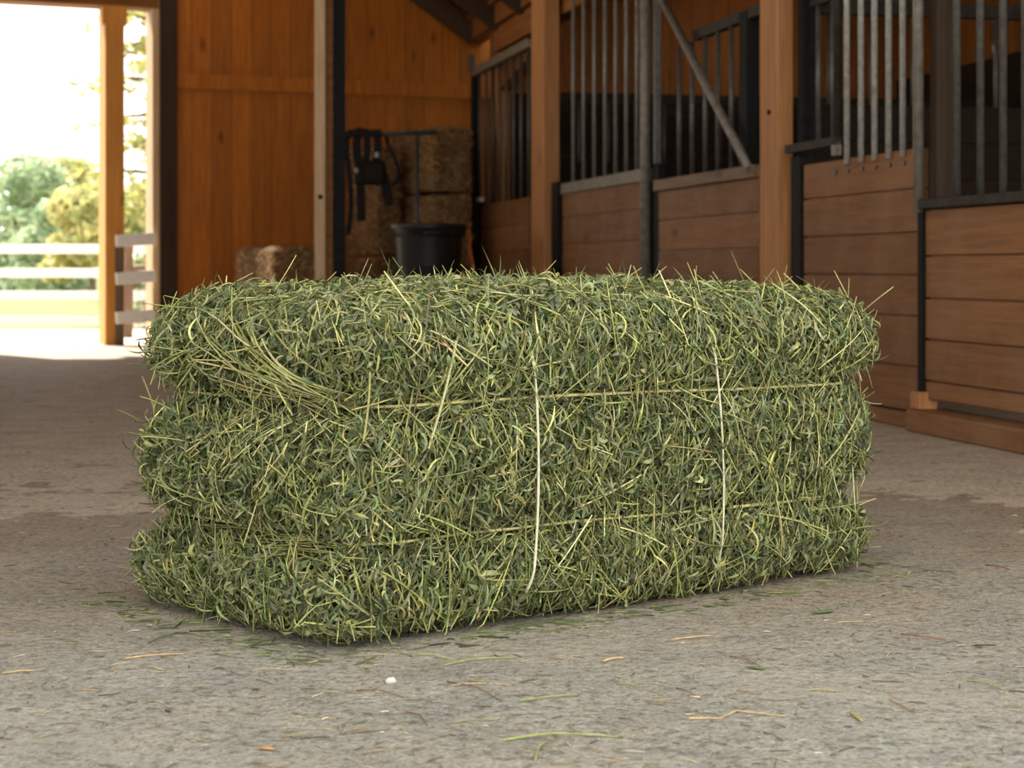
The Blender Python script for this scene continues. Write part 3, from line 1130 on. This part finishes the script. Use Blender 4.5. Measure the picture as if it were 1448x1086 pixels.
# white barrier between post and jamb
t = thing('white_barrier', 'short white three-rail barrier between the orange post and the door jamb', 'fence', E0 + E * UE(160), RZE)
xa, xb = 0.0, UE(216) - UE(160)
for py in (341, 394, 449):
    z = H + (HOR - py) * YE(185) / F
    MB().beam((xa, -.115, z), (xb, -.06, z + .02), .03, .088, .5).build('rail', M['white_paint'], t, .004)
MB().box(.0, .06, -.099, -.078, 0, .74, .4).build('stub_post', M['fence_brown'], t, .004)

# free standing post in the middle distance (445-487)
YP = 10.0
c = W(462, 380, YP)
t = thing('door_post', 'slim pale timber post with a black steel channel before the orange end wall', 'post', (c.x, YP, 0), .10)
w = YP / F
MB().box(-17 * w, -2 * w, -.05, .04, 0, 3.2, .6).build('face_board', M['jamb_light'], t, .003)
MB().box(-2 * w, 9 * w, -.02, .06, 0, 3.2, .3).build('timber', M['beam_wood'], t, .003)
MB().box(9 * w, 26 * w, -.03, .05, 0, 3.2, .3).build('steel_channel', M['black_steel'], t, .003)
MB().tube([(-9 * w, -.049, .55 + 101 * w), (-9 * w, -.056, .55 + 101 * w)], .013, 10).build('bolt', M['black_steel'], t)

# corner framing above the far grille
zc = Z(690, 38)
c0 = S(U(690), .085)
cp = MB().box(-.05, .05, -.04, .05, 0, zc - .19, .3).build('corner_post', M['post_wood'], None, .004)
cp.location = c0
cp.rotation_euler = (0, 0, RZS)
tag(cp, 'slim corner post behind the end of the far grille', 'post')
tb = MB().beam((0, 0, 0), (3.0, 0, 0), .12, .17, .7).build('tie_beam', M['beam_wood'], None, .005)
tb.location = S(U(690) - .05, .085, zc - .10)
tb.rotation_euler = (0, 0, RZS)
tag(tb, 'orange tie beam running above the far grille', 'beam')
br = MB().beam((.12, 0, Z(690, 118) - 1.6), (1.0, 0, zc - .28 - 1.6), .10, .13, .8).build('brace', M['beam_wood'], None, .005)
br.location = S(U(690), .085, 1.6)
br.rotation_euler = (0, 0, RZS)
tag(br, 'diagonal orange brace rising above the far grille to the tie beam', 'beam')

# roof over the aisle: rafters rise from the eave above the stall line to the ridge
u_end = U(668) - .35
ZE = zc + .02
SL = .72
HALF = 2.0
YB = U(724 + 700 * 1) # noqa


def roof_plane(name, side):
    m = MB()
    y = 0.0
    while y < HALF + .1:
        a, b = -y if side else -(2 * HALF - y), 0
        yy = -y if side else -(2 * HALF) + y
        yn = yy - .2 if side else yy + .2
        z0, z1 = ZE + .16 + SL * y, ZE + .16 + SL * (y + .2)
        i0 = len(m.v)
        for xx in (u_end - .4, ROOF_X):
            for (p, z) in ((yy, z0), (yn, z1)):
                m.v.append(Vector((xx, p, z)))
                m.v.append(Vector((xx, p, z + .03)))
                m.t += [.3 + .4 * random.random()] * 2
        q = [(0, 2, 6, 4), (1, 5, 7, 3), (0, 4, 5, 1), (2, 3, 7, 6), (0, 1, 3, 2), (4, 6, 7, 5)]
        for r in q:
            m.f.append([i0 + k for k in r])
            m.sm.append(False)
        y += .2
    return stall_struct(name, m, M['roof_wood'])


ROOF_X = 1.9  # roof stops short here so sky light falls on the bale
roof_plane('ceiling_right', True)
roof_plane('ceiling_left', False)
m = MB()
xx = u_end + .2
while xx < ROOF_X:
    for a, b in (((xx, .05, ZE), (xx, -HALF, ZE + SL * HALF)), ((xx, -2 * HALF, ZE), (xx, -HALF, ZE + SL * HALF))):
        m.beam(a, b, .07, .15)
    xx += .85
stall_struct('trim_6', m, M['dark_beam'])
m = MB().box(u_end - .4, ROOF_X, .0, .14, ZE - .02, ZE + .22, .5)
stall_struct('trim_7', m, M['beam_wood'])
# boarded left side of the aisle (beyond the frame), opened above to let light in
m = MB()
for z in np.arange(0, 2.9, .2):
    m.box(u_end + .6, -7.0 if z > .95 else ROOF_X, -2 * HALF - .06, -2 * HALF - .02, z, z + .197)
for xx in (-7.0, -3.8, -.6):
    m.box(xx - .08, xx + .08, -2 * HALF - .10, -2 * HALF + .06, 0, 2.75)
stall_struct('wall_left', m, M['door_wood'])
m = MB()
for y in np.arange(0, 2.6, .2):
    m.box(u_end - .3, 4.5, -2 * HALF - .3 - y, -2 * HALF - .1 - y, 2.72 - .12 * y, 2.75 - .12 * y)
stall_struct('ceiling_sun_blocker', m, M['roof_wood'])  # unseen roof added to keep direct sun out of the aisle

# ================================================================== STRAW BALES AND TACK AT THE END WALL
STRAWC = [(.38, .235, .11, 4), (.29, .165, .07, 4), (.48, .32, .17, 3), (.19, .10, .045, 3), (.48, .34, .18, 1)]


def straw_bale(label, loc, rz, L, Wd, Ht, n=2600, rings=None, fuzz=True):
    t = thing('straw_bale', label, 'straw bale', loc, rz, 'brown straw bales by the end wall')
    b = Bale(L, Wd, Ht, .035, rings or (), .008, .01 if fuzz else 0, 0, random.randint(1, 99))
    b.core_mesh('packed_straw', M['straw_core'], t, .006)
    q, f = b.sample(n, (1, 1, 1, .6, .3, 0))
    p, nrm = b.shape(q)
    nn = len(p)
    tau = b.tangent(nrm, rng.normal(1.57, .7, nn))
    v, f, h = ribbons(p, tau, nrm, rng.uniform(.03, .11, nn), rng.uniform(.003, .007, nn), rng.normal(0, .6, nn), np.abs(rng.normal(0, .006, nn)), rng.normal(0, .12, nn),
                      np.stack([rng.normal(0, .6, nn), rng.normal(0, .8, nn)], 1), pick(STRAWC, nn, .2), 4, 'blade', zmin=.002)
    v[:, 2] = np.minimum(v[:, 2], Ht + (.012 if fuzz else -.002))
    mesh_np('loose_straw', v, f, h, M['straw'], t, kind='stuff')
    return t


def box_at(px_l, px_c, px_r, Y, ang):
    """corner seen at px_c; returns corner location, length of right face, of left face for a block turned by ang"""
    C = Vector(((px_c - 724) * Y / F, Y, 0))
    ex = Vector((math.cos(ang), math.sin(ang), 0))
    ey = Vector((-math.sin(ang), math.cos(ang), 0))
    k = (px_r - 724) / F
    Lr = (k * C.y - C.x) / (ex.x - k * ex.y)
    k = (px_l - 724) / F
    Ll = (k * C.y - C.x) / (ey.x - k * ey.y)
    return C, Lr, Ll


C, Lr, Ll = box_at(331, 386, 470, 12.0, .45)
straw_bale('low brown straw bale at the foot of the end wall beside the slim pale post', C, .45, Lr, Ll, H + 30 * 12.0 / F, 3000)
YS = 13.0
C, Lr, Ll = box_at(549, 612, 668, YS, .50)
zt, zs = H + 203 * YS / F, H + 108 * YS / F
zb = zs / 2
labs = ['lowest brown bale of the tall stack behind the black tub', 'middle brown bale of the tall stack behind the black tub', 'topmost brown bale of the tall stack, under the thin steel crossbar']
for i, (a, b_) in enumerate(((0, zb), (zb, zs), (zs, zt))):
    straw_bale(labs[i], C + Vector((0, 0, a + .001)), .50, Lr, Ll, b_ - a - .012, 2400, fuzz=i == 2)
C2, Lr2, Ll2 = box_at(489, 533, 549, 13.15, .62)
z1 = H + (HOR - 361) * 13.15 / F
z2 = H + (HOR - 207) * 13.15 / F
Lr2 = max(Lr2, .2)
straw_bale('lower bale of the narrow brown stack behind the hanging harness', C2, .62, Lr2, Ll2, z1 - .012, 1400, fuzz=False)
straw_bale('upper bale of the narrow brown stack behind the hanging harness', C2 + Vector((0, 0, z1)), .62, Lr2, Ll2, z2 - z1, 1800)

# stand with a crossbar
YK = 12.35
kk = YK / F


def KX(px):
    return (px - 590) * kk


def KZ(py):
    return H + (HOR - py) * kk


t = thing('tack_stand', 'thin dark steel T-shaped stand in front of the brown bales', 'stand', (W(590, 380, YK).x, YK, 0))
MB().tube([(0, 0, .02), (0, 0, KZ(188))], .013, 12).build('upright', M['stand_steel'], t)
MB().tube([(KX(489), .0, KZ(192)), (KX(618), 0, KZ(187))], .015, 12).build('crossbar', M['stand_steel'], t)
m = MB()
m.lathe([(.0, .03), (.10, .028), (.20, .02), (.22, .0), (0, 0)], 32)
m.build('base', M['stand_steel'], t)

# hanging harness
t = thing('harness', 'black leather harness hanging from the left end of the steel crossbar', 'harness', (W(590, 380, YK).x, YK, 0))
yf = -.045


def strap_mb(pts, wpx, th=.022, name='strap', mat='leather'):
    m = MB()
    P = [Vector((KX(a), yf + (c if c is not None else 0), KZ(b))) for a, b, c in pts]
    # smooth the path
    Q = []
    for i in range(len(P) - 1):
        p0, p1, p2, p3 = P[max(i - 1, 0)], P[i], P[i + 1], P[min(i + 2, len(P) - 1)]
        for s in np.linspace(0, 1, 6, endpoint=False):
            Q.append(.5 * ((2 * p1) + (p2 - p0) * s + (2 * p0 - 5 * p1 + 4 * p2 - p3) * s * s + (3 * p1 - p0 - 3 * p2 + p3) * s ** 3))
    Q.append(P[-1])
    hw = wpx * kk / 2
    n0 = None
    for i, p in enumerate(Q):
        tg = (Q[min(i + 1, len(Q) - 1)] - Q[max(i - 1, 0)]).normalized()
        sd = tg.cross(Vector((0, 1, 0)))
        sd = sd.normalized() if sd.length > .25 else Vector((1, 0, 0))
        nn = sd.cross(tg).normalized()
        for a, b in ((-1, -1), (1, -1), (1, 1), (-1, 1)):
            m.v.append(p + sd * hw * a + nn * th / 2 * b)
            m.t.append(.5)
    for i in range(len(Q) - 1):
        for k in range(4):
            a, c = i * 4 + k, i * 4 + (k + 1) % 4
            m.f.append([a, c, c + 4, a + 4])
            m.sm.append(False)
    m.f.append([3, 2, 1, 0])
    m.f.append([len(Q) * 4 - 4 + k for k in range(4)])
    m.sm += [False, False]
    return m.build(name, M[mat], t, .003)


strap_mb([(511, 190, .045), (508, 187, .02), (505, 205, .01), (508, 235, 0), (511, 270, 0), (512, 313, .0)], 12, .03)
strap_mb([(518, 190, .045), (519, 188, .02), (520, 215, .005), (517, 240, 0)], 10, .03)
strap_mb([(534, 190, .045), (533, 188, .02), (535, 205, .0), (532, 238, 0), (538, 262, 0)], 11, .03)
strap_mb([(538, 235, 0), (546, 262, 0), (551, 291, 0)], 13, .035)
strap_mb([(546, 192, .05), (549, 205, .01), (557, 222, 0), (564, 240, 0), (562, 256, 0), (552, 263, 0)], 5, .018, 'rein')
strap_mb([(492, 191, .045), (491, 210, .02), (495, 250, .02), (497, 290, .02), (493, 332, .02)], 7, .02, 'rein')
strap_mb([(490, 193, .0), (500, 188, -.005), (516, 190, -.005), (540, 188, -.005)], 9, .045, 'crown_strap')
m = MB()
m.box(KX(506), KX(546), yf - .05, yf + .03, KZ(262), KZ(228), .5)
m.build('pad', M['leather'], t, .025)
m = MB()
m.box(KX(503), KX(517), yf - .055, yf + .02, KZ(262), KZ(232), .5)
m.build('blinker', M['leather'], t, .012)
MB().tube([(KX(534) + .010 * math.cos(a), yf - .03, KZ(220) + .014 * math.sin(a)) for a in np.linspace(0, 6.28, 15)], .005, 6).build('ring', M['chrome'], t, label='pale metal ring')
MB().tube([(KX(506) + .008 * math.cos(a), yf - .062, KZ(242) + .014 * math.sin(a)) for a in np.linspace(0, 6.28, 15)], .0035, 6).build('buckle', M['chrome'], t, label='pale metal buckle')

# black tub
YT = 11.4
kt = YT / F
ct = Vector(((604 - 724) * kt, YT + .2, 0))
t = thing('tub', 'tall round black plastic tub standing before the brown bale stack', 'tub', ct, .3)
R0 = 53 * (YT + .2) / F
zt = H + 63 * (YT + .2) / F
m = MB()
m.lathe([(0, .0), (R0 * .74, 0), (R0 * .78, .01), (R0 * .86, zt * .55), (R0 * .90, zt - .085), (R0 * .99, zt - .075), (R0 * 1.0, zt - .04), (R0 * 1.03, zt - .03), (R0 * 1.04, zt - .008), (R0 * 1.02, zt), (R0 * .95, zt), (R0 * .93, zt - .02), (R0 * .86, zt * .6), (R0 * .76, .03), (0, .03)], 56)
m.build('body', M['tub_plastic'], t)
for a in (math.pi * .5, math.pi * 1.5):
    pts = []
    for s in np.linspace(-.35, .35, 9):
        rr = R0 * 1.05 + .03 * math.cos(s / .35 * 1.57)
        pts.append((rr * math.cos(a + s), rr * math.sin(a + s), zt - .06))
    MB().tube(pts, .011, 8).build('handle', M['tub_plastic'], t)
pts = [(R0 * 1.02 * math.cos(-.3) + dx, R0 * 1.02 * math.sin(-.3) - .02, z) for dx, z in ((0, zt - .03), (.012, zt - .08), (.012, zt - .16), (.03, zt - .26), (.055, zt - .36), (.06, zt - .5), (.05, .30), (.06, .02))]
st = MB().tube(pts, .013, 8).build('hanging_rope', M['orange_strap'], t, label='orange rope hanging down the side of the tub')

# ================================================================== OUTSIDE
gz = -.12
gr = MB().box(-70, 40, 10.5, 150, gz - .2, gz, .5)
gr.build('ground', M['grass'], kind='structure')
apr = MB().prism([(-9, EY(-9) + .005), (4, EY(4) + .005), (4, 17.2), (-9, 17.2)], -.115, -.02).build('path', M['apron'], kind='structure')

YF = 18.6
t = thing('field_fence', 'white four-rail fence crossing the sunny field', 'fence', (W(60, 380, YF).x, YF, gz))
kf = YF / F
for py in (352, 386, 418, 454):
    z = H + (HOR - py) * kf - gz
    MB().box(-3.2, 1.25, -.02, .02, max(z - .048, .0), z + .048, .5).build('rail', M['white_paint'], t, .004)
for xx in (-3.1, -.85, 1.15):
    MB().box(xx - .06, xx + .06, .02, .14, 0, .98, .5).build('post', M['white_paint'], t, .006)

YW = 15.2
t = thing('wire_fence', 'brown wooden fence section with wire mesh behind the white barrier', 'fence', (W(182, 380, YW).x, YW, -.02))
MB().box(-.03, .03, -.03, .03, 0, .86, .3).build('post', M['fence_brown'], t, .004)
MB().box(.9, .96, -.03, .03, 0, .86, .3).build('post', M['fence_brown'], t, .004)
for z in (.16, .55):
    MB().box(.03, .93, -.02, .02, z - .04, z + .04, .6).build('rail', M['fence_brown'], t, .004)
m = MB()
for i in range(19):
    m.tube([(.03 + i * .05, .025, .05), (.03 + i * .05, .025, .80)], .0022, 4)
for i in range(16):
    m.tube([(.03, .025, .05 + i * .05), (.93, .025, .05 + i * .05)], .0022, 4)
m.build('wire_mesh', M['bar_dark'], t)


def tree(label, name, px, Y, h, rad, z_crown, cols, n=2600, leaf=.28, lobes=9, conifer=False, group='trees beyond the fence'):
    X = (px - 724) * Y / F
    t = thing(name, label, 'tree', (X, Y, gz), 0, group)
    P, Nn = [], []
    if conifer:
        m = MB()
        m.tube([(0, 0, 0), (.02, 0, h * .5), (0, 0, h)], [.16, .10, .02], 8)
        m.build('trunk', M['bark'], t)
        bm_ = MB()
        for i in range(26):
            z = 1.2 + (h - 1.3) * (i / 26)
            L = rad * (1 - .65 * (z / h)) * random.uniform(.75, 1.1)
            a = 2.4 * i + random.uniform(-.4, .4)
            tip = Vector((L * math.cos(a), L * math.sin(a), z - .10 * L + random.uniform(-.1, .15)))
            bm_.tube([(0, 0, z), tuple(tip * .5 + Vector((0, 0, z * .5 + .05))), tuple(tip)], [.028, .018, .006], 5)
            k = n // 26
            s = rng.random(k) ** .6
            pt = np.outer(s, np.array(tip)) + np.outer(1 - s, [0, 0, z]) + rng.normal(0, 1, (k, 3)) * np.array([.13, .13, .05])
            P.append(pt)
            Nn.append(rng.normal(0, .5, (k, 3)) + [0, 0, 1.0])
        bm_.build('branches', M['bark'], t)
    else:
        m = MB()
        m.tube([(0, 0, 0), (.05, 0, z_crown), (0, .05, z_crown + (h - z_crown) * .5)], [h * .03, h * .024, h * .01], 8)
        m.build('trunk', M['bark'], t)
        for i in range(lobes):
            a = random.uniform(0, 6.28)
            rr = rad * .62 * math.sqrt(random.random())
            zc_ = z_crown + (h - z_crown) * random.uniform(.04, .80)
            sh = 1 - .45 * ((zc_ - z_crown) / (h - z_crown))
            c = np.array([rr * sh * math.cos(a), rr * sh * math.sin(a), zc_])
            lr = rad * random.uniform(.34, .5)
            k = n // lobes
            d = unit(rng.normal(0, 1, (k, 3)))
            P.append(c + d * lr * (.75 + .3 * rng.random((k, 1))) * [1, 1, .75])
            Nn.append(d + rng.normal(0, .45, (k, 3)))
    p = np.concatenate(P)
    nn = unit(np.concatenate(Nn))
    k = len(p)
    r = unit(np.cross(nn, rng.normal(0, 1, (k, 3))))
    L = rng.uniform(.6, 1.3, k) * leaf
    v, f, hh = ribbons(p, r, nn, L, L * rng.uniform(.35, .6, k), rng.normal(0, .3, k), rng.normal(0, .06 * leaf, k), rng.normal(0, .2, k), np.zeros((k, 2)), pick(cols, k, .18), 3, 'leaf')
    mesh_np('foliage', v, f, hh, M['leafage'], t, kind='stuff')
    return t


BLUE = [(.40, .50, .32, 3), (.48, .57, .36, 3), (.31, .40, .25, 2)]  # leaf tones below are paled: haze is put into the colour
YELO = [(.62, .58, .26, 3), (.52, .52, .24, 3), (.70, .62, .30, 2)]
MID = [(.44, .48, .24, 3), (.36, .42, .20, 3), (.5, .5, .26, 2)]
tree('blue green rounded tree filling the left edge beyond the white field fence', 'leafy_tree', 22, 48, 3.7, 2.1, .3, BLUE, 4200, .26, 14)
tree('lower dark green tree left of the yellow tree beyond the field fence', 'leafy_tree', 78, 44, 2.4, 1.25, .15, BLUE, 3000, .22, 10)
tree('yellow green tree showing between the field fence and the orange post', 'leafy_tree', 128, 40, 3.4, 1.15, .2, YELO, 3400, .22, 11)
tree('tall yellow green tree behind the yellow tree, its top the higher one', 'leafy_tree', 98, 58, 5.2, 1.25, .4, YELO, 2600, .28, 9)
tree('pale olive tree seen through the gap right of the orange post', 'leafy_tree', 192, 34, 2.6, 1.0, .2, MID + YELO, 3000, .2, 10)
tree('small olive bush seen low through the gap right of the orange post', 'leafy_bush', 208, 24, 1.1, .55, .05, MID, 1500, .12, 7)
tree('conifer with drooping yellow green branches right of the orange post', 'conifer_tree', 222, 20, 4.6, 1.25, 1.0, [(.46, .46, .17, 3), (.55, .52, .20, 3), (.34, .36, .14, 2)], 2400, .13, conifer=True)
tree('blue green tree farther left, cut by the edge of the photo', 'leafy_tree', -95, 53, 3.2, 2.2, .3, BLUE, 3000, .28, 11)
b = MB()
b.tube([(-.42, 0, .1), (-.2, .05, .2), (.1, 0, .24), (.38, 0, .12)], [.1, .24, .28, .1], 9)
rk = b.build('boulder', M['stone'])
rk.location = ((40 - 724) * 52 / F, 52, gz - .05)
tag(rk, 'pale boulder on the grass beyond the field fence', 'boulder')

# ================================================================== CAMERA
cam = bpy.data.cameras.new('camera')
cam.sensor_width = 36
cam.sensor_fit = 'HORIZONTAL'
cam.lens = F / 1448 * 36
cam.shift_y = -(543 - HOR) / 1448
cam.dof.use_dof = True
cam.dof.focus_distance = 2.95
cam.dof.aperture_fstop = 8.0
cam.clip_end = 400
co = bpy.data.objects.new('camera', cam)
COL.objects.link(co)
co.location = (0, 0, H)
co.rotation_euler = (math.pi / 2, 0, 0)
sc.camera = co

# ================================================================== LIGHT
wd_ = bpy.data.worlds.new('sky')
sc.world = wd_
wd_.use_nodes = True
nt = wd_.node_tree
bg = nt.nodes['Background']
bg.inputs['Color'].default_value = (1.0, .985, .95, 1)
bg.inputs['Strength'].default_value = 2.6


def light(name, kind, loc, energy, col, **kw):
    l = bpy.data.lights.new(name, kind)
    l.energy = energy
    l.color = col
    for k, v in kw.items():
        setattr(l, k, v)
    o = bpy.data.objects.new(name, l)
    COL.objects.link(o)
    o.location = loc
    return o


sun = light('sun', 'SUN', (0, 30, 20), 13.0, (1, .93, .80), angle=.02)
sd = Vector((.85, -1.0, -1.12))
sun.rotation_euler = sd.to_track_quat('-Z', 'Y').to_euler()


def fill_light(x, y, z, e, r=.12):
    light('added_warm_light', 'POINT', (x, y, z), e, (1, .72, .42), shadow_soft_size=r)  # unseen point lights added to warm the end wall and stall interiors


mid = lambda u: S(u, -HALF, ZE + .9)
for u in (-2.5, -5.5, -7.6):
    c = mid(u)
    fill_light(c.x, c.y, c.z, 12)
for u in (-.6, -4.2, -7.5):
    c = S(u, 1.9, 2.3)
    fill_light(c.x, c.y, c.z, 4.0)

vs = sc.view_settings
vs.view_transform = 'Standard'
vs.look = 'None'
vs.gamma = 1
vs.use_curve_mapping = False
vs.exposure = 0.0
